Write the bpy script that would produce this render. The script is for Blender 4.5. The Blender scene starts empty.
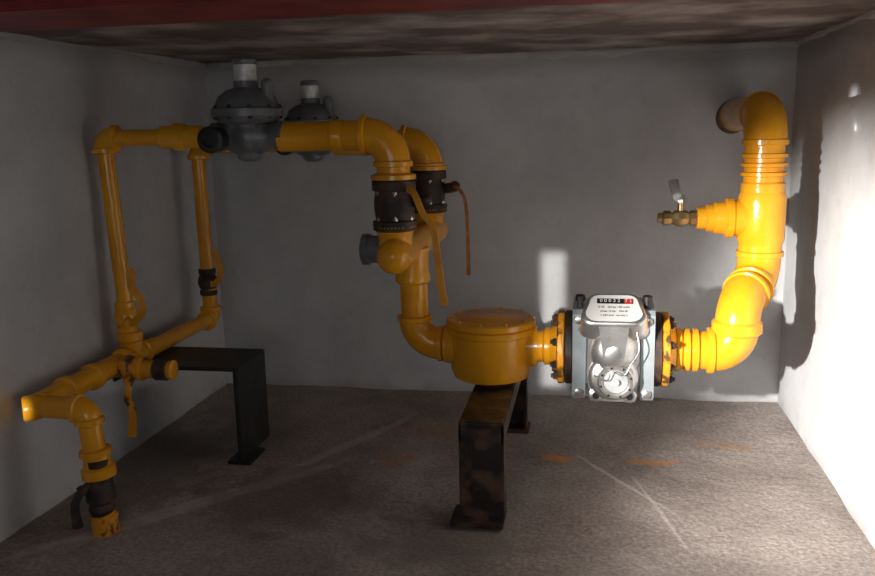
import bpy, math, random
from mathutils import Vector, Matrix, noise
random.seed(4)
XL,XR,H,YF=-0.952,0.445,0.829,-2.7
# ------------------------------------------------------------------ materials
def newmat(name):
    m=bpy.data.materials.new(name); m.use_nodes=True
    return m,m.node_tree,m.node_tree.nodes['Principled BSDF']
def mat(name,c1,c2=None,rough=.5,metal=0,scale=20,bump=.1,bscale=80,detail=4,lo=.4,hi=.6,coat=0,bdist=.002):
    m,nt,b=newmat(name); L=nt.links
    tc=nt.nodes.new('ShaderNodeTexCoord')
    n=nt.nodes.new('ShaderNodeTexNoise'); n.inputs['Scale'].default_value=scale; n.inputs['Detail'].default_value=detail
    L.new(tc.outputs['Object'],n.inputs['Vector'])
    r=nt.nodes.new('ShaderNodeValToRGB'); r.color_ramp.elements[0].position=lo; r.color_ramp.elements[1].position=hi
    r.color_ramp.elements[0].color=(*c1,1); r.color_ramp.elements[1].color=(*(c2 or c1),1)
    L.new(n.outputs['Fac'],r.inputs['Fac']); L.new(r.outputs['Color'],b.inputs['Base Color'])
    b.inputs['Roughness'].default_value=rough; b.inputs['Metallic'].default_value=metal
    b.inputs['Coat Weight'].default_value=coat
    if bump:
        n2=nt.nodes.new('ShaderNodeTexNoise'); n2.inputs['Scale'].default_value=bscale; n2.inputs['Detail'].default_value=5
        L.new(tc.outputs['Object'],n2.inputs['Vector'])
        bp=nt.nodes.new('ShaderNodeBump'); bp.inputs['Strength'].default_value=bump; bp.inputs['Distance'].default_value=bdist
        L.new(n2.outputs['Fac'],bp.inputs['Height']); L.new(bp.outputs['Normal'],b.inputs['Normal'])
    return m
YEL=mat('yellow_gas_paint',(.76,.32,.010),(.86,.40,.018),rough=.20,scale=12,bump=.5,bscale=40,lo=.35,hi=.65,bdist=.003)
LEVY=mat('yellow_lever_paint',(.62,.25,.010),(.74,.32,.015),rough=.6,scale=30,bump=.1)
YELD=mat('yellow_paint_worn',(.10,.05,.015),(.74,.30,.015),rough=.4,scale=40,bump=.4,bscale=60,lo=.42,hi=.5)
BLK=mat('black_steel',(.012,.012,.013),(.03,.028,.026),rough=.45,scale=25,bump=.3)
RUST=mat('rusty_black_steel',(.015,.012,.011),(.075,.035,.02),rough=.6,scale=30,bump=.4)
STAND=mat('stand_worn_steel',(.016,.011,.010),(.12,.065,.035),rough=.42,scale=28,bump=.5,lo=.45,hi=.66)
GRAPH=mat('regulator_grey_casting',(.12,.125,.13),(.19,.195,.20),rough=.36,scale=30,bump=.3)
SILV=mat('meter_aluminium',(.56,.55,.53),(.66,.65,.63),rough=.32,metal=.92,scale=30,bump=.18)
CASE=mat('meter_painted_casing',(.34,.39,.41),(.42,.47,.48),rough=.38,metal=.35,scale=20,bump=.1)
WHT=mat('white_label',(.60,.60,.58),rough=.35,bump=0)
INK=mat('black_ink',(.01,.01,.01),rough=.4,bump=0)
RED=mat('red_digit',(.45,.02,.02),rough=.4,bump=0)
BRASS=mat('brass',(.42,.30,.14),(.5,.38,.2),rough=.35,metal=.9,scale=40,bump=.1)
ZINC=mat('zinc_bolt',(.35,.34,.32),(.5,.48,.45),rough=.35,metal=.9,scale=60,bump=.1)
CAPM=mat('spring_cap_alloy',(.60,.60,.59),(.80,.80,.78),rough=.4,metal=.1,scale=60,bump=.1)
GLASS=mat('gauge_lens',(.55,.57,.58),(.75,.76,.76),rough=.1,metal=.4,scale=30,bump=0)
ORNG=mat('orange_lever',(.55,.20,.02),(.35,.12,.02),rough=.5,scale=60,bump=.2)

def wallmat(name,base,dark,streak=.6):
    m,nt,b=newmat(name); L=nt.links; N=nt.nodes.new
    tc=N('ShaderNodeTexCoord')
    n=N('ShaderNodeTexNoise'); n.inputs['Scale'].default_value=2.6; n.inputs['Detail'].default_value=9; n.inputs['Roughness'].default_value=.62
    L.new(tc.outputs['Object'],n.inputs['Vector'])
    r=N('ShaderNodeValToRGB'); r.color_ramp.elements[0].position=.36; r.color_ramp.elements[1].position=.62
    r.color_ramp.elements[0].color=(*dark,1); r.color_ramp.elements[1].color=(*base,1)
    L.new(n.outputs['Fac'],r.inputs['Fac'])
    n3=N('ShaderNodeTexNoise'); n3.inputs['Scale'].default_value=38; n3.inputs['Detail'].default_value=6
    L.new(tc.outputs['Object'],n3.inputs['Vector'])
    r3=N('ShaderNodeValToRGB'); r3.color_ramp.elements[0].position=.3; r3.color_ramp.elements[1].position=.42
    r3.color_ramp.elements[0].color=(.93,.925,.92,1); r3.color_ramp.elements[1].color=(1,1,1,1)
    L.new(n3.outputs['Fac'],r3.inputs['Fac'])
    mx=N('ShaderNodeMix'); mx.data_type='RGBA'; mx.blend_type='MULTIPLY'; mx.inputs[0].default_value=1
    L.new(r.outputs['Color'],mx.inputs[6]); L.new(r3.outputs['Color'],mx.inputs[7])
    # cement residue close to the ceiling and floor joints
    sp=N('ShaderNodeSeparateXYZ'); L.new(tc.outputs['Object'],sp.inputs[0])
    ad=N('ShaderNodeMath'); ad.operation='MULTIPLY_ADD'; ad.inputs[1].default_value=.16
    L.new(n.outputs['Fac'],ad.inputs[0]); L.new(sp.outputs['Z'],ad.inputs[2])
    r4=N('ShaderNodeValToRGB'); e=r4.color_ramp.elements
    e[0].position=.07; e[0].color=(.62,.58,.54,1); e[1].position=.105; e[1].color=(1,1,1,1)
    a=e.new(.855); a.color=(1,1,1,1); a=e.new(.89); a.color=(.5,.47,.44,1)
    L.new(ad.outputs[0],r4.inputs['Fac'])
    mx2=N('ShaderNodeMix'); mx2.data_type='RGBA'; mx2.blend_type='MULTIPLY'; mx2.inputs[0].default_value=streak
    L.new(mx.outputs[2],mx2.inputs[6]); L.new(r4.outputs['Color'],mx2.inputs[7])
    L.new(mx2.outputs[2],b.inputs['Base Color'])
    b.inputs['Roughness'].default_value=.8
    n2=N('ShaderNodeTexNoise'); n2.inputs['Scale'].default_value=22; n2.inputs['Detail'].default_value=8
    L.new(tc.outputs['Object'],n2.inputs['Vector'])
    bp=N('ShaderNodeBump'); bp.inputs['Strength'].default_value=.20; bp.inputs['Distance'].default_value=.006
    L.new(n2.outputs['Fac'],bp.inputs['Height']); L.new(bp.outputs['Normal'],b.inputs['Normal'])
    return m
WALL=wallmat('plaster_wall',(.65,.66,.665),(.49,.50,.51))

def floormat():
    m,nt,b=newmat('rough_screed_floor'); L=nt.links; N=nt.nodes.new
    tc=N('ShaderNodeTexCoord')
    n=N('ShaderNodeTexNoise'); n.inputs['Scale'].default_value=3.6; n.inputs['Detail'].default_value=9; n.inputs['Roughness'].default_value=.6
    L.new(tc.outputs['Object'],n.inputs['Vector'])
    r=N('ShaderNodeValToRGB'); r.color_ramp.elements[0].position=.35; r.color_ramp.elements[1].position=.65
    r.color_ramp.elements[0].color=(.25,.21,.19,1); r.color_ramp.elements[1].color=(.46,.40,.37,1)
    L.new(n.outputs['Fac'],r.inputs['Fac'])
    g=N('ShaderNodeTexNoise'); g.inputs['Scale'].default_value=150; g.inputs['Detail'].default_value=8
    L.new(tc.outputs['Object'],g.inputs['Vector'])
    gr=N('ShaderNodeValToRGB'); gr.color_ramp.elements[0].position=.34; gr.color_ramp.elements[1].position=.68
    gr.color_ramp.elements[0].color=(.72,.71,.70,1); gr.color_ramp.elements[1].color=(1.22,1.22,1.2,1)
    L.new(g.outputs['Fac'],gr.inputs['Fac'])
    mx=N('ShaderNodeMix'); mx.data_type='RGBA'; mx.blend_type='MULTIPLY'; mx.inputs[0].default_value=1
    L.new(r.outputs['Color'],mx.inputs[6]); L.new(gr.outputs['Color'],mx.inputs[7])
    cur=mx.outputs[2]
    w=N('ShaderNodeTexNoise'); w.inputs['Scale'].default_value=16; w.inputs['Detail'].default_value=5
    L.new(tc.outputs['Object'],w.inputs['Vector'])
    def spot(cx,cy,sx,sy,col,cur,amt=.8,wamp=1.3,rot=0):
        mp=N('ShaderNodeMapping'); mp.vector_type='TEXTURE'
        mp.inputs['Location'].default_value=(cx,cy,0); mp.inputs['Scale'].default_value=(sx,sy,1); mp.inputs['Rotation'].default_value=(0,0,rot)
        L.new(tc.outputs['Object'],mp.inputs['Vector'])
        ln=N('ShaderNodeVectorMath'); ln.operation='LENGTH'; L.new(mp.outputs[0],ln.inputs[0])
        a=N('ShaderNodeMath'); a.operation='MULTIPLY_ADD'; a.inputs[1].default_value=wamp*2
        L.new(w.outputs['Fac'],a.inputs[0]); L.new(ln.outputs['Value'],a.inputs[2])
        rr=N('ShaderNodeMapRange'); rr.inputs['From Min'].default_value=wamp+.7; rr.inputs['From Max'].default_value=wamp+1.25
        rr.inputs['To Min'].default_value=amt; rr.inputs['To Max'].default_value=0
        L.new(a.outputs[0],rr.inputs['Value'])
        k=N('ShaderNodeMix'); k.data_type='RGBA'; L.new(rr.outputs['Result'],k.inputs[0])
        L.new(cur,k.inputs[6]); k.inputs[7].default_value=(*col,1)
        return k.outputs[2]
    O=(.72,.26,.03)
    cur=spot(-.05,-.415,.035,.018,O,cur,.75)
    cur=spot(.15,-.40,.055,.014,O,cur,.45,1.6)
    cur=spot(-.34,-.28,.05,.04,(.5,.22,.06),cur,.4,1.6)
    cur=spot(-.38,-.45,.03,.05,(.5,.22,.06),cur,.4,1.6)
    cur=spot(.30,-.30,.06,.02,O,cur,.2,1.6)
    cur=spot(-.70,-.71,.30,.020,(.66,.60,.56),cur,.6,.9,math.radians(47))
    cur=spot(-.52,-.42,.24,.016,(.55,.50,.46),cur,.5,.9,math.radians(63))
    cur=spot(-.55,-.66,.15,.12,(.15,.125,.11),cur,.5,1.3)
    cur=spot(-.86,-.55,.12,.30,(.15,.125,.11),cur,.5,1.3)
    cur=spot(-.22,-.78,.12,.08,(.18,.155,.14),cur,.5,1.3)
    cur=spot(.06,-.50,.16,.005,(.8,.74,.70),cur,.5,.8,math.radians(-55))
    cur=spot(.12,-.60,.14,.004,(.8,.74,.70),cur,.4,.8,math.radians(-75))
    L.new(cur,b.inputs['Base Color']); b.inputs['Roughness'].default_value=.8
    n2=N('ShaderNodeTexNoise'); n2.inputs['Scale'].default_value=60; n2.inputs['Detail'].default_value=10; n2.inputs['Roughness'].default_value=.62
    L.new(tc.outputs['Object'],n2.inputs['Vector'])
    bp=N('ShaderNodeBump'); bp.inputs['Strength'].default_value=.55; bp.inputs['Distance'].default_value=.007
    L.new(n2.outputs['Fac'],bp.inputs['Height']); L.new(bp.outputs['Normal'],b.inputs['Normal'])
    return m
FLOOR=floormat()
CEIL=mat('stained_concrete_ceiling',(.14,.105,.095),(.48,.42,.39),rough=.8,scale=6,bump=.5,bscale=30,detail=10,lo=.44,hi=.68,bdist=.006)
REDB=mat('red_primer_beam',(.16,.012,.014),(.26,.03,.028),rough=.5,scale=14,bump=.3,bscale=40)

# ------------------------------------------------------------------ mesh builder
class B:
    def __init__(s): s.v=[];s.f=[];s.m=[];s.mats=[]
    def mi(s,mt):
        if mt not in s.mats: s.mats.append(mt)
        return s.mats.index(mt)
    def rings(s,rings,mt,cap=True):
        i=s.mi(mt); idx=[]
        for rg in rings:
            a=len(s.v); s.v+= [tuple(p) for p in rg]; idx.append(list(range(a,a+len(rg))))
        for A,C in zip(idx,idx[1:]):
            n=len(A)
            for k in range(n):
                s.f.append((A[k],A[(k+1)%n],C[(k+1)%n],C[k])); s.m.append(i)
        if cap:
            s.f.append(tuple(reversed(idx[0]))); s.m.append(i)
            s.f.append(tuple(idx[-1])); s.m.append(i)
    def lathe(s,o,ax,prof,mt,seg=36):
        o=Vector(o); ax=Vector(ax).normalized()
        u=ax.orthogonal().normalized(); w=ax.cross(u)
        rs=[]
        for t,r in prof:
            r=max(r,1e-5)
            rs.append([o+ax*t+(u*math.cos(2*math.pi*k/seg)+w*math.sin(2*math.pi*k/seg))*r for k in range(seg)])
        s.rings(rs,mt)
    def cyl(s,p0,p1,r,mt,seg=28,bev=None):
        p0=Vector(p0);p1=Vector(p1);L=(p1-p0).length
        b=min(r*.12,L*.2) if bev is None else bev
        s.lathe(p0,p1-p0,[(0,r-b),(b,r),(L-b,r),(L,r-b)],mt,seg)
    def tube(s,pts,r,mt,bend=.04,seg=24,arc=10):
        P=[Vector(p) for p in pts]; path=[P[0]]; arcs=[]
        for i in range(1,len(P)-1):
            a=(P[i-1]-P[i]).normalized(); c=(P[i+1]-P[i]).normalized()
            ang=a.angle(c); 
            if ang>math.pi-.02: path.append(P[i]); continue
            bd=bend[i-1] if isinstance(bend,(list,tuple)) else bend
            d=min(bd/math.tan(ang/2),(P[i-1]-P[i]).length*.49 if i>1 else (P[i-1]-P[i]).length*.98,(P[i+1]-P[i]).length*.49 if i<len(P)-2 else (P[i+1]-P[i]).length*.98)
            R=d*math.tan(ang/2); bis=(a+c).normalized(); cen=P[i]+bis*(R/math.sin(ang/2))
            s0=P[i]+a*d; s1=P[i]+c*d; v0=s0-cen; v1=s1-cen; tot=v0.angle(v1); axis=v0.cross(v1).normalized()
            ar=[cen+Matrix.Rotation(tot*k/arc,3,axis)@v0 for k in range(arc+1)]
            arcs.append((ar,a,c)); path+=ar
        path.append(P[-1])
        s.sweep(path,r,mt,seg); return arcs
    def sweep(s,path,r,mt,seg=24):
        q=[path[0]]
        for p in path[1:]:
            if (p-q[-1]).length>1e-5: q.append(p)
        path=q; n=len(path)
        T=[((path[min(i+1,n-1)]-path[max(i-1,0)])).normalized() for i in range(n)]
        u=T[0].orthogonal().normalized(); rs=[]
        for i in range(n):
            u=(u-T[i]*u.dot(T[i])).normalized(); w=T[i].cross(u)
            rr=r(i/(n-1)) if callable(r) else r
            rs.append([path[i]+(u*math.cos(2*math.pi*k/seg)+w*math.sin(2*math.pi*k/seg))*rr for k in range(seg)])
        s.rings(rs,mt)
    def run(s,pts,r,mt,bend=.04,k=1.16,rim=1.3,rimw=.012,mtE=None,seg=28):
        """pipe with elbow fittings and raised collars on each corner"""
        arcs=s.tube(pts,r,mt,bend,seg)
        for ar,a,c in arcs:
            s.sweep(ar,r*k,mtE or mt,seg)
            for e,dv in((ar[0],a),(ar[-1],c)):
                s.lathe(e-dv*rimw*.4,dv,[(0,r*k),(rimw*.15,r*rim),(rimw*.85,r*rim),(rimw,r*k)],mtE or mt,seg)
    def box(s,c,sz,mt,bev=.003,rot=None):
        import bmesh
        bm=bmesh.new(); bmesh.ops.create_cube(bm,size=1)
        for v in bm.verts: v.co=Vector((v.co.x*sz[0],v.co.y*sz[1],v.co.z*sz[2]))
        if bev: bmesh.ops.bevel(bm,geom=bm.edges[:]+bm.verts[:],offset=bev,segments=2,affect='EDGES')
        M=Matrix.Translation(Vector(c))@(rot.to_4x4() if rot else Matrix.Identity(4))
        bm.transform(M); bm.verts.index_update(); a=len(s.v); i=s.mi(mt)
        s.v+=[tuple(v.co) for v in bm.verts]
        for f in bm.faces: s.f.append(tuple(a+v.index for v in f.verts)); s.m.append(i)
        bm.free()
    def prism(s,pts,d,mt):
        d=Vector(d); s.rings([[Vector(p) for p in pts],[Vector(p)+d for p in pts]],mt)
    def sphere(s,c,r,mt,seg=24,sc=(1,1,1)):
        c=Vector(c); n=14; rs=[]
        for i in range(n+1):
            th=math.pi*i/n; rr=max(math.sin(th),1e-4)*r
            rs.append([c+Vector((rr*math.cos(2*math.pi*k/seg)*sc[0],rr*math.sin(2*math.pi*k/seg)*sc[1],-math.cos(th)*r*sc[2])) for k in range(seg)])
        s.rings(rs,mt)
    def bolts(s,o,ax,R,n,mt,r=.006,h=.007,off=0,both=None):
        o=Vector(o); ax=Vector(ax).normalized(); u=ax.orthogonal().normalized(); w=ax.cross(u)
        for k in range(n):
            t=2*math.pi*k/n+off; p=o+(u*math.cos(t)+w*math.sin(t))*R
            s.lathe(p,ax,[(0,r),(h*.8,r),(h,r*.8)],mt,6)
            s.lathe(p,ax,[(h,r*.5),(h*1.5,r*.5)],mt,10)
            if both:
                q=p-ax*both; s.lathe(q,-ax,[(0,r),(h*.8,r),(h,r*.8)],mt,6)
    def make(s,name,parent=None,smooth=35):
        me=bpy.data.meshes.new(name); me.from_pydata(s.v,[],s.f)
        for m in s.mats: me.materials.append(m)
        for p,i in zip(me.polygons,s.m): p.material_index=i; p.use_smooth=True
        me.validate(); 
        import bmesh
        bm=bmesh.new(); bm.from_mesh(me); bmesh.ops.recalc_face_normals(bm,faces=bm.faces); bm.to_mesh(me); bm.free()
        try: me.set_sharp_from_angle(angle=math.radians(smooth))
        except Exception: pass
        ob=bpy.data.objects.new(name,me); bpy.context.collection.objects.link(ob)
        if parent: ob.parent=parent
        return ob
def empty(name,loc=(0,0,0)):
    e=bpy.data.objects.new(name,None); e.empty_display_size=.05; bpy.context.collection.objects.link(e); return e

# ------------------------------------------------------------------ room shell
def grid(name,o,u,v,nu,nv,nrm,amp,fs,mt):
    o=Vector(o);u=Vector(u);v=Vector(v);nrm=Vector(nrm)
    vs=[];fs_=[]
    for j in range(nv+1):
        for i in range(nu+1):
            p=o+u*(i/nu)+v*(j/nv); h=noise.noise(p*fs)*amp+noise.noise(p*fs*3.7)*amp*.35
            vs.append(tuple(p+nrm*h))
    for j in range(nv):
        for i in range(nu):
            a=j*(nu+1)+i; fs_.append((a,a+1,a+nu+2,a+nu+1))
    me=bpy.data.meshes.new(name); me.from_pydata(vs,[],fs_); me.materials.append(mt)
    for p in me.polygons: p.use_smooth=True
    ob=bpy.data.objects.new(name,me); bpy.context.collection.objects.link(ob)
    md=ob.modifiers.new('thickness','SOLIDIFY'); md.thickness=.06; md.offset=-1
    return ob
W=XR-XL
grid('floor',(XL-.04,YF,0),(W+.08,0,0),(0,-YF+.04,0),110,200,(0,0,1),.0045,5,FLOOR)
grid('ceiling',(XL-.04,YF,H),(0,-YF+.04,0),(W+.08,0,0),150,80,(0,0,-1),.004,4,CEIL)
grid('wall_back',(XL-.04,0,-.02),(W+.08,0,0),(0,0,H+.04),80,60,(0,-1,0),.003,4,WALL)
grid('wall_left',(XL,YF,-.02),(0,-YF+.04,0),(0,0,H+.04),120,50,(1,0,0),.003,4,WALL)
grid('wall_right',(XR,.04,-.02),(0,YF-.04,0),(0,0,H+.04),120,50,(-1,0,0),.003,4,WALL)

def bead(name,p0,p1,r,mt):
    p0=Vector(p0);p1=Vector(p1);n=120
    path=[p0.lerp(p1,i/n) for i in range(n+1)]
    b=B(); q=[p+Vector((0,0,noise.noise(p*14)*.006)) for p in path]
    b.sweep(q,lambda t:r*(1+.9*noise.noise(Vector((t*33,1.3,r*90)))+.4*noise.noise(Vector((t*90,4.3,r*90)))),mt,10); b.make(name)
bead('trim_1',(XL,-.002,H-.002),(XR,-.002,H-.002),.011,WALL)
bead('trim_2',(XR-.001,-1.8,H),(XR-.001,0,H),.008,WALL)
bead('trim_3',(XL+.001,-1.8,H),(XL+.001,0,H),.010,WALL)

# red I-beam under ceiling
b=B()
b.box(((XL+XR)/2,-1.02,H-.020),(W,.17,.012),REDB,.002)
b.box(((XL+XR)/2,-1.02,H-.008),(W,.012,.03),REDB,.001)
b.box(((XL+XR)/2,-1.02,H+.005),(W,.17,.012),REDB,.002)
b.make('steel_ceiling_beam')

# ------------------------------------------------------------------ pipework (all yellow pipe)
PW=empty('gas_pipework')
b=B(); R=.036
rx,ry=.320,-.35
b.run([(rx,.0,.675),(rx,ry,.675),(rx,ry,.53)],R,YEL,bend=.052,k=1.08,rim=1.16)
b.sphere((rx-.004,.002,.672),.041,STAND,28,(1,.14,1))
for z in (.598,.581,.564): b.lathe((rx,ry,z-.006),(0,0,1),[(0,R),(.002,R*1.17),(.008,R*1.17),(.010,R)],YEL)
b.cyl((rx,ry,.55),(rx,ry,.40),R*1.1,YEL)
b.lathe((rx,ry,.43),(0,0,1),[(0,R*1.1),(.01,R*1.20),(.09,R*1.20),(.10,R*1.1)],YEL)
b.run([(rx,ry,.44),(rx,ry,.365),(.268,-.45,.335),(.268,-.45,.245),(.145,-.45,.245)],R,YEL,bend=[.06,.06,.058],k=1.1,rim=1.2)
b.lathe((.268,-.45,.278),(0,0,1),[(0,R*1.1),(.004,R*1.24),(.022,R*1.24),(.026,R*1.1)],YEL)
for x in (.180,.195,.165): b.lathe((x-.006,-.45,.245),(1,0,0),[(0,R*.9),(.002,R*1.12),(.010,R*1.12),(.012,R*.9)],YEL)
zb=.480
b.lathe((rx,ry,zb),(-1,0,0),[(0,.034),(.05,.034),(.053,.038),(.064,.038),(.067,.032),(.085,.030),(.088,.027),(.10,.027),(.102,.022),(.118,.021)],YEL)
b.make('outlet_riser',PW)
mx=.045
b=B()
for sx,x in((1,mx+.088),(-1,mx-.088)):
    b.lathe((x,-.45,.245),(sx,0,0),[(0,.066),(.002,.070),(.012,.070),(.014,.066)],YELD)
    b.lathe((x,-.45,.245),(sx,0,0),[(.013,.050),(.028,.038)],YEL)
    b.bolts((x+sx*.014,-.45,.245),(sx,0,0),.056,8,RUST,r=.008,h=.008,off=.4)
b.make('meter_flanges',PW)
b=B(); 
b.lathe((-.115,-.45,.245),(1,0,0),[(-.02,.034),(.0,.034),(.004,.039),(.014,.039),(.018,.03),(.03,.03),(.034,.036),(.06,.034)],YEL)
b.run([(-.25,-.45,.245),(-.335,-.45,.245),(-.335,-.45,.43)],.027,YEL,bend=.05,k=1.15,rim=1.3)
b.lathe((-.278,-.45,.245),(1,0,0),[(0,.031),(.003,.037),(.014,.037),(.017,.03)],YEL)
b.make('filter_connections',PW)
b=B(); vx=-.350
b.cyl((-.345,-.57,.435),(-.345,-.165,.435),.031,YEL)
b.sphere((-.345,-.565,.435),.032,YEL)
b.lathe((-.337,-.45,.40),(0,0,1),[(-.035,.029),(-.03,.034),(-.018,.034),(-.012,.031),(.035,.033)],YEL)
for y in(-.53,-.20):
    b.lathe((vx,y,.435),(0,0,1),[(0,.031),(.03,.031),(.04,.034),(.05,.04),(.052,.04)],YEL)
b.make('collecting_header',PW)
b=B(); b.cyl((-.36,-.49,.437),(-.415,-.49,.437),.026,GRAPH); b.lathe((-.41,-.49,.437),(-1,0,0),[(0,.03),(.012,.03),(.014,.026)],GRAPH); b.make('grey_stub',PW)  # short grey stub with a wider end disc, left of the header
b=B()
for y,z,x0 in((-.53,.650,-.56),(-.20,.632,-.56)):
    b.run([(x0,y,z),(vx,y,z),(vx,y,.575)],.027,YEL,bend=.05,k=1.18,rim=1.35)
    b.lathe((x0,y,z),(1,0,0),[(0,.020),(.003,.026),(.02,.026),(.025,.024),(.095,.024),(.10,.029),(.115,.029),(.12,.027)],YEL)
    b.lathe((vx,y,.575),(0,0,1),[(-.004,.041),(.004,.041),(.008,.03),(.02,.03)],YEL)
b.make('outlet_elbows',PW)
b=B(); r=.0155
b.run([(-.900,-.53,.227),(-.917,-.53,.655),(-.60,-.53,.652)],r,YEL,bend=.022,k=1.35,rim=1.6)
b.lathe((-.80,-.53,.654),(1,0,0),[(0,.018),(.004,.021),(.03,.021),(.032,.026),(.05,.026),(.052,.021),(.085,.021),(.09,.016)],YEL,)
b.run([(-.887,-.20,.225),(-.889,-.20,.630),(-.60,-.20,.632)],r,YEL,bend=.022,k=1.35,rim=1.6)
b.make('inlet_risers',PW)
b=B(); rm=.0185
b.run([(-.886,-.20,.30),(-.886,-.20,.227),(-.900,-.82,.222)],rm*.92,YEL,bend=.022,k=1.25,rim=1.45)
b.cyl((-.899,-.60,.224),(-.900,-.82,.222),rm*1.08,YEL)
b.cyl((-.893,-.45,.226),(-.898,-.60,.224),rm*1.02,YEL)
b.lathe((-.900,-.53,.225),(0,0,1),[(0,.022),(.03,.022),(.034,.025),(.05,.025),(.052,.018)],YEL)
for y in(-.57,-.50): b.lathe((-.895,y-.008,.226),(0,1,0),[(0,.019),(.003,.025),(.013,.025),(.016,.019)],YEL)
for y in(-.67,-.75): b.lathe((-.899,y-.008,.223),(0,1,0),[(0,.019),(.003,.025),(.016,.025),(.019,.019)],YEL)
b.run([(-.915,-.82,.218),(-.812,-.82,.216),(-.798,-.825,.02)],rm*1.0,YEL,bend=.020,k=1.12,rim=1.3)
b.lathe((-.895,-.82,.218),(-.8,-.6,0),[(0,.019),(.012,.0215),(.026,.0215),(.030,.019),(.030,.014),(.027,.012),(.027,.0)],YEL)
b.lathe((-.8065,-.82,.15),(0.07,0,-1),[(0,.020),(.003,.026),(.012,.026),(.014,.021),(.03,.022),(.034,.028),(.05,.028),(.053,.020)],YEL)
b.make('inlet_manifold',PW)
b=B()
b.cyl((-.798,-.825,-.01),(-.798,-.825,.035),.022,YELD)
b.lathe((-.801,-.825,.075),(0,0,-1),[(-.02,.020),(0,.024),(.014,.024),(.02,.019),(.03,.022),(.042,.018)],RUST)
b.make('inlet_union',PW)
b=B()
b.cyl((-.902,-.60,.222),(-.800,-.60,.220),.0175,YEL)
b.lathe((-.85,-.60,.221),(1,0,0),[(0,.018),(.003,.024),(.014,.024),(.017,.018)],YEL)
b.lathe((-.812,-.60,.220),(1,0,0),[(0,.018),(.003,.021),(.026,.021),(.03,.016)],RUST)
b.lathe((-.784,-.60,.220),(1,0,0),[(0,.017),(.003,.0185),(.010,.0185),(.012,.014)],YEL)
b.make('drain_branch',PW)

# ------------------------------------------------------------------ valves
def smoothpath(P,n=5):
    P=[Vector(p) for p in P]; out=[]
    for i in range(len(P)-1):
        p0=P[max(i-1,0)];p1=P[i];p2=P[i+1];p3=P[min(i+2,len(P)-1)]
        for k in range(n):
            t=k/n; out.append(.5*((2*p1)+(p2-p0)*t+(2*p0-5*p1+4*p2-p3)*t*t+(3*p1-p0-3*p2+p3)*t**3))
    out.append(P[-1]); return out
def lever(b,pts,w,t,mt,nrm=(0,-1,0)):
    P=smoothpath(pts); n=Vector(nrm).normalized(); rs=[]
    for i in range(len(P)):
        T=(P[min(i+1,len(P)-1)]-P[max(i-1,0)]).normalized(); s=T.cross(n).normalized(); m=s.cross(T).normalized()
        f=i/(len(P)-1); ww=w*(1+.3*max(0,f-.6)/.4) if f<.98 else w*.9
        rs.append([P[i]+s*ww/2+m*t/2,P[i]+s*ww/2-m*t/2,P[i]-s*ww/2-m*t/2,P[i]-s*ww/2+m*t/2])
    b.rings(rs,mt)
for y,mt,pts in((-.53,LEVY,[(-.318,-.56,.555),(-.303,-.575,.548),(-.288,-.58,.515),(-.270,-.582,.49),(-.262,-.585,.44),(-.256,-.588,.385),(-.250,-.59,.352)]),
                (-.20,ORNG,[(-.290,-.225,.535),(-.275,-.24,.530),(-.262,-.245,.505),(-.258,-.246,.45),(-.257,-.247,.38),(-.257,-.247,.345)])):
    e=empty('flanged_ball_valve'); b=B()
    b.lathe((vx,y,.478),(0,0,1),[(0,.036),(.002,.040),(.018,.040),(.020,.034),(.04,.037),(.055,.037),(.072,.034),(.074,.040),(.090,.040),(.094,.036)],RUST,40)
    b.bolts((vx,y,.498),(0,0,1),.033,6,ZINC,r=.0048,h=.005)
    b.bolts((vx,y,.550),(0,0,-1),.033,6,ZINC,r=.0048,h=.005)
    b.make('body',e)
    b=B(); b.cyl((vx+.03,y,.53),(vx+.056,y-.01,.532),.011,RUST); b.sphere((vx+.060,y-.012,.535),.012,RUST); b.make('stem',e)
    b=B(); lever(b,pts,.011 if mt is LEVY else .007,.005,mt); b.make('lever',e)
def smallvalve(x,y,z,ax,lv,mt=RUST,r=.019,lm=LEVY):
    e=empty('ball_valve'); b=B()
    b.lathe((x,y,z),ax,[(-.032,r*.9),(-.031,r*1.05),(-.02,r*1.05),(-.018,r*.9),(-.012,r*1.1),(0,r*1.25),(.012,r*1.1),(.018,r*.9),(.02,r*1.05),(.031,r*1.05),(.032,r*.9)],mt,24)
    b.make('body',e); b=B(); lp=[Vector(q) for q in lv]
    b.cyl((x,y,z),lp[0],.007,mt,12); b.lathe(lp[0],lp[0]-Vector((x,y,z)),[(-.004,.010),(.004,.010)],mt,6)
    b.make('stem',e); b=B(); lever(b,lv,.013,.005,lm,(0.35,-1,0)); b.make('lever',e)
smallvalve(-.905,-.53,.305,(0,0,1),[(-.882,-.56,.300),(-.866,-.565,.305),(-.846,-.568,.325),(-.848,-.570,.350),(-.862,-.572,.375),(-.860,-.572,.410)],YEL)
smallvalve(-.888,-.20,.315,(0,0,1),[(-.868,-.23,.315),(-.852,-.235,.318),(-.838,-.237,.335),(-.838,-.238,.36),(-.850,-.238,.395)])
smallvalve(-.865,-.60,.222,(1,0,0),[(-.852,-.628,.205),(-.850,-.634,.19),(-.853,-.636,.17),(-.845,-.636,.15),(-.848,-.636,.12),(-.852,-.636,.095)],YELD,lm=YELD)
smallvalve(-.801,-.825,.10,(0,0,1),[(-.818,-.85,.085),(-.824,-.855,.075),(-.828,-.858,.06),(-.828,-.858,.04),(-.826,-.858,.022)],RUST,r=.017,lm=RUST)
e=empty('brass_ball_valve'); b=B(); x0=rx-.118
b.lathe((x0,ry,zb),(-1,0,0),[(-.006,.012),(-.004,.015),(.012,.015),(.014,.011),(.02,.015),(.03,.017),(.04,.015),(.046,.011),(.050,.014),(.062,.014),(.064,.010),(.072,.010),(.073,.006)],BRASS,8)
b.make('body',e); b=B()
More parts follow.
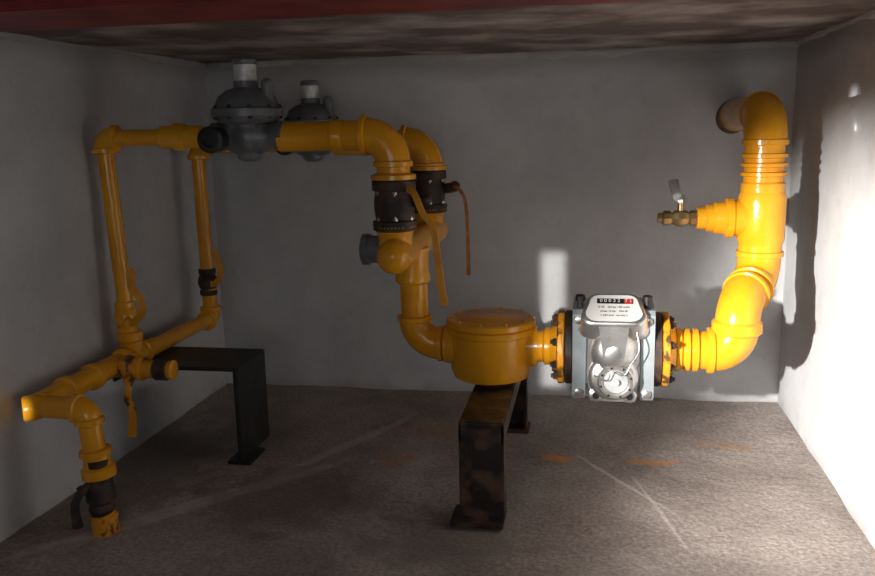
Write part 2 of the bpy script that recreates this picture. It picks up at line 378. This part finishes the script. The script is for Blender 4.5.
b.cyl((x0-.03,ry,zb+.01),(x0-.03,ry,zb+.034),.006,BRASS,12); b.lathe((x0-.03,ry,zb+.03),(0,0,1),[(0,.009),(.006,.009)],ZINC,6); b.make('stem',e)
b=B(); lever(b,[(x0-.022,ry,zb+.036),(x0-.034,ry,zb+.037),(x0-.040,ry,zb+.050),(x0-.046,ry-.004,zb+.074)],.016,.003,ZINC,(-.3,-1,.2)); b.make('lever',e)

# ------------------------------------------------------------------ regulators
def regulator(x,y,z,s=1):
    e=empty('gas_pressure_regulator'); b=B()
    b.lathe((x,y,z),(1,0,0),[(-.075*s,.022),(-.07*s,.027),(-.055*s,.027),(-.045*s,.022),(-.02,.034),(.02,.034),(.045*s,.022),(.055*s,.027),(.07*s,.027),(.075*s,.022)],GRAPH)
    b.sphere((x,y,z),.038*s,GRAPH)
    b.box((x,y,z+.015),(.07*s,.06*s,.05*s),GRAPH,.010)
    b.lathe((x,y,z),(0,0,1),[(-.045*s,.012),(-.04*s,.022),(0,.03*s),(.022*s,.035*s),(.026*s,.054*s),(.034*s,.060*s),(.037*s,.066*s),(.050*s,.066*s),(.053*s,.060*s),(.072*s,.052*s),(.084*s,.036*s),(.088*s,.023*s),(.100*s,.023*s)],GRAPH,44)
    b.bolts((x,y,z+.050*s),(0,0,1),.060*s,10,BLK,r=.0045,h=.005,both=.013*s)
    b.make('casting',e)
    b=B(); b.lathe((x,y,z+.098*s),(0,0,1),[(0,.0195*s),(.001,.0205*s),(.030*s,.0205*s),(.032*s,.019*s)],CAPM,28)
    b.lathe((x,y,z+.129*s),(0,0,1),[(0,.020*s),(.002,.0225*s),(.008*s,.0225*s),(.011*s,.019*s)],GRAPH,28); b.make('spring_cap',e)
    b=B(); b.cyl((x+.045*s,y-.01,z+.06*s),(x+.045*s,y-.01,z+.090*s),.011,GRAPH,18); b.sphere((x+.045*s,y-.01,z+.092*s),.012,GRAPH); b.make('vent',e)
    b=B(); b.cyl((x-.045*s,y-.01,z-.002),(x-.045*s,y-.062*s,z-.004),.019*s,BLK); b.lathe((x-.045*s,y-.060*s,z-.004),(0,-1,0),[(0,.024*s),(.010,.024*s),(.012,.020*s),(.012,.014*s),(.008,.012*s)],BLK); b.make('side_plug',e)
    return e
regulator(-.622,-.53,.652,1)
regulator(-.612,-.20,.636,.95)

# ------------------------------------------------------------------ filter
e=empty('gas_filter'); fx,fy=-.185,-.45; b=B()
b.lathe((fx,fy,0),(0,0,1),[(.182,.060),(.186,.072),(.200,.078),(.262,.080),(.270,.080),(.273,.085),(.284,.086),(.286,.082),(.288,.086),(.297,.086),(.300,.082),(.301,.05),(.304,.045),(.305,.0)],YEL,56)
b.lathe((fx+.06,fy,.245),(1,0,0),[(0,.040),(.03,.038)],YEL); b.lathe((fx-.055,fy,.245),(-1,0,0),[(0,.042),(.035,.036)],YEL)
b.make('drum',e); b=B(); b.bolts((fx,fy,.300),(0,0,1),.076,10,YEL,r=.0045,h=.0025); b.make('lid_bolts',e)

# ------------------------------------------------------------------ gas meter
e=empty('rotary_gas_meter'); my,mz=-.45,.247; b=B()
def plate(b,x,t,hy,hz,ch,mt):
    pts=[(x,my+sy*(hy-c1),mz+sz*(hz-c2)) for sy,sz,c1,c2 in((1,1,0,ch),(1,1,ch,0),(-1,1,ch,0),(-1,1,0,ch),(-1,-1,0,ch),(-1,-1,ch,0),(1,-1,ch,0),(1,-1,0,ch))]
    b.prism(pts,(t,0,0),mt)
plate(b,mx-.073,.024,.066,.084,.008,CASE); plate(b,mx+.049,.024,.066,.084,.008,CASE)
plate(b,mx-.050,.100,.056,.076,.02,CASE)
for sx in(-1,1):
    for zz in(-.070,.066):
        b.lathe((mx+sx*.061,my-.066,mz+zz),(0,-1,0),[(0,.008),(.005,.008),(.006,.006)],ZINC,6)
    b.lathe((mx+sx*.060,my-.04,mz+.084),(0,0,1),[(0,.006),(.012,.006),(.013,.009),(.022,.009),(.024,.007)],BLK,12)
b.make('casing',e)
b=B()
for sx in(-1,1):
    b.lathe((mx+sx*.073,my,.245),(sx,0,0),[(0,.066),(.002,.070),(.013,.070),(.015,.066)],RUST,40)
b.make('gaskets',e)
b=B(); yf=my-.056
b.prism([(mx-.044,yf,mz+.07),(mx+.044,yf,mz+.07),(mx+.047,yf,mz-.03),(mx+.040,yf,mz-.082),(mx-.040,yf,mz-.082),(mx-.047,yf,mz-.03)],(0,-.022,0),SILV)
b.sphere((mx,yf-.012,mz+.01),.043,SILV,32,(1,.75,1.1))
b.lathe((mx,yf,mz-.035),(0,-1,0),[(0,.046),(.020,.046),(.030,.042),(.034,.036)],SILV,44)
b.prism([(mx-.026,yf-.02,mz+.060),(mx+.026,yf-.02,mz+.060),(mx+.018,yf-.02,mz+.002),(mx-.018,yf-.02,mz+.002)],(0,-.022,0),SILV)
b.make('front_housing',e)
b=B(); zc=mz-.040
b.lathe((mx+.005,yf-.032,zc),(0,-1,0),[(0,.033),(.006,.033),(.009,.030),(.009,.025),(.004,.023),(.004,.0)],SILV,44)
b.lathe((mx+.005,yf-.036,zc),(0,-1,0),[(0,.0215),(.0015,.021),(.003,.012),(.0032,0)],GLASS,36)
b.cyl((mx+.005,yf-.038,zc),(mx+.005,yf-.046,zc),.006,WHT,16)
for dx in(-.030,.030):
    b.lathe((mx+dx,yf-.018,mz-.070),(0,-1,0),[(0,.0125),(.008,.0125),(.010,.009)],SILV,20)
    b.lathe((mx+dx,yf-.028,mz-.070),(0,-1,0),[(0,.0065),(.001,.0065)],INK,12)
b.lathe((mx-.034,yf-.022,mz-.030),(0,-1,0),[(0,.007),(.006,.007)],ZINC,6)
for a in range(8):
    t=a*math.pi/4+.3; b.lathe((mx+.005+.0275*math.cos(t),yf-.041,zc+.0275*math.sin(t)),(0,-1,0),[(0,.0022),(.0015,.0022)],INK,8)
b.make('oil_sight_glass',e)
b=B(); b.sweep(smoothpath([(mx+.040,yf-.03,mz+.05),(mx+.044,yf-.04,mz+.02),(mx+.030,yf-.046,mz-.005),(mx+.018,yf-.048,mz-.025),(mx-.002,yf-.050,mz-.018),(mx-.012,yf-.048,mz-.036),(mx-.034,yf-.036,mz-.030)]),.0011,ZINC,8); b.make('seal_wire',e)
rot=Matrix.Rotation(math.radians(36),3,'X'); hc=Vector((mx+.000,my-.060,mz+.080))
b=B()
def L(x,y,z): return hc+rot@Vector((x,y,z))
out=[]
hw,hh,cr=.064,.042,.026
for cx,cy,a0 in((hw-cr,-hh+cr,-90),(hw-cr,hh-cr,0),(-hw+cr,hh-cr,90),(-hw+cr,-hh+cr,180)):
    for k in range(6):
        a=math.radians(a0+k*18); f=1.0 if cy<0 else .86
        out.append(((cx+cr*math.cos(a))*f,cy+cr*math.sin(a)))
b.rings([[L(x*.58,y*.58,-.060) for x,y in out],[L(x*.80,y*.80,-.044) for x,y in out],[L(x*.90,y*.90,-.030) for x,y in out],[L(x,y,-.026) for x,y in out],[L(x,y,-.019) for x,y in out],[L(x*.95,y*.94,-.014) for x,y in out],[L(x*.93,y*.91,.004) for x,y in out],[L(x*.88,y*.86,.010) for x,y in out],[L(x*.80,y*.78,.0115) for x,y in out]],SILV)
b.make('counter_head',e,50)
b=B(); b.prism([L(x*.78,y*.74,.0113) for x,y in out],rot@Vector((0,0,.0008)),WHT); b.make('counter_face',e)
b=B(); b.prism([L(x,y,.0122) for x,y in((-.030,.010),(.034,.010),(.034,.022),(-.030,.022))],rot@Vector((0,0,.0006)),INK)
b.prism([L(x,y,.0124) for x,y in((.018,.011),(.033,.011),(.033,.021),(.018,.021))],rot@Vector((0,0,.0008)),RED); b.make('digit_window',e)
def text(txt,x,y,size,mt,name):
    c=bpy.data.curves.new(name,'FONT'); c.body=txt; c.size=size; c.extrude=.0002; c.align_x='CENTER'; c.align_y='CENTER'
    o=bpy.data.objects.new(name,c); bpy.context.collection.objects.link(o); c.materials.append(mt)
    o.matrix_world=Matrix.Translation(L(x,y,.0138 if mt is WHT else .0124))@rot.to_4x4(); o.parent=e
text('0 0 0 3 2',-.007,.016,.010,WHT,'digits_black'); text('7 1',.0255,.016,.010,WHT,'digits_red')
text('G 65   Qmax 100 m3/h',0,.002,.0060,INK,'label_line_1'); text('pmax 16 bar   DN 50',0,-.008,.0055,INK,'label_line_2'); text('V 0,87 dm3   No 04217',0,-.018,.0050,INK,'label_line_3')

# ------------------------------------------------------------------ supports
e=empty('pipe_support_stand'); b=B(); sx=-.174
yA,yB=-.70,-.235
zt=.172; sw=.076
b.box((sx,(yA+yB)/2,zt),(sw,yB-yA,.010),STAND,.002)
for s_ in(-1,1): b.box((sx+s_*(sw/2-.003),(yA+yB)/2,zt-.015),(.006,yB-yA,.035),STAND,.002)
b.make('top_channel',e); b=B()
b.box((sx,yA+.004,.090),(sw,.008,.165),STAND,.002)
for s_ in(-1,1): b.box((sx+s_*(sw/2-.004),yA+.028,.085),(.006,.05,.158),STAND,.002)
b.box((sx+.014,yB-.004,.085),(.06,.008,.165),STAND,.002)
for s_ in(-1,1): b.box((sx+.014+s_*.028,yB-.022,.085),(.006,.04,.158),STAND,.002)
b.box((sx-.006,yA+.006,.006),(.09,.075,.008),STAND,.002); b.box((sx+.01,yB-.02,.006),(.08,.06,.008),RUST,.002)
b.make('legs',e)
e=empty('steel_bench_support'); b=B()
b.box((-.817,-.452,.200),(.269,.150,.008),BLK,.002)
b.box((-.686,-.452,.105),(.008,.150,.196),BLK,.002)
b.box((-.688,-.490,.0065),(.05,.08,.008),BLK,.002)
b.box((-.948,-.452,.185),(.008,.150,.036),BLK,.002)
b.make('bent_plate',e)

# ------------------------------------------------------------------ lights
def aim(o,loc,tgt):
    o.location=loc; o.rotation_euler=(Vector(tgt)-Vector(loc)).to_track_quat('-Z','Y').to_euler()
def spot(name,loc,tgt,E,ang,blend,size,col):
    l=bpy.data.lights.new(name,'SPOT'); l.energy=E; l.spot_size=math.radians(ang); l.spot_blend=blend; l.shadow_soft_size=size; l.color=col
    o=bpy.data.objects.new(name,l); bpy.context.collection.objects.link(o); aim(o,loc,tgt)
def area(name,loc,tgt,E,sx,sy,spread,col):
    l=bpy.data.lights.new(name,'AREA'); l.energy=E; l.shape='RECTANGLE'; l.size=sx; l.size_y=sy; l.spread=math.radians(spread); l.color=col
    o=bpy.data.objects.new(name,l); bpy.context.collection.objects.link(o); aim(o,loc,tgt)
spot('work_lamp',(-.88,-2.05,.60),(.445,-.54,.24),500,27,.85,.018,(1,.955,.91))
spot('meter_spot',(.0,-2.15,.72),(.06,-.50,.27),12,8,.6,.01,(1,.97,.93))  # added spot near the camera that brightens the meter
spot('tip_spot',(-.85,-2.1,.42),(-.918,-.84,.218),70,2.2,.4,.005,(1,.95,.85))  # added narrow spot, only lights up the inlet manifold tip
area('light_slit',(-.01,-2.3,.66),(-.085,0,.19),.052,.055,.33,1.0,(1,.97,.93))
area('light_chink',(-.88,-2.05,.66),(.445,-.43,.665),.010,.022,.09,1.0,(1,.97,.93))
area('doorway_light',(-.15,-2.6,.6),(.25,0,.35),2.2,.8,.5,160,(.97,.98,1))
w=bpy.data.worlds.new('dim_world'); bpy.context.scene.world=w; w.use_nodes=True
w.node_tree.nodes['Background'].inputs['Color'].default_value=(.85,.9,1,1); w.node_tree.nodes['Background'].inputs['Strength'].default_value=.04
bpy.context.scene.view_settings.view_transform='Standard'

# ------------------------------------------------------------------ camera
cam=bpy.data.cameras.new('camera'); co=bpy.data.objects.new('camera',cam); bpy.context.collection.objects.link(co)
cam.sensor_width=36; cam.sensor_fit='HORIZONTAL'; cam.lens=828/875*36; cam.clip_start=.02
yaw,pitch,roll=.184,.190,-.022
fwd0=Vector((-math.sin(yaw),math.cos(yaw),0)); right0=Vector((math.cos(yaw),math.sin(yaw),0)); up0=Vector((0,0,1))
fwd=fwd0*math.cos(pitch)-up0*math.sin(pitch); up=up0*math.cos(pitch)+fwd0*math.sin(pitch)
rt=right0*math.cos(roll)+up*math.sin(roll); u2=up*math.cos(roll)-right0*math.sin(roll)
Mx=Matrix((rt,u2,-fwd)).transposed().to_4x4(); Mx.translation=Vector((0,-2,.659))
co.matrix_world=Mx
bpy.context.scene.camera=co
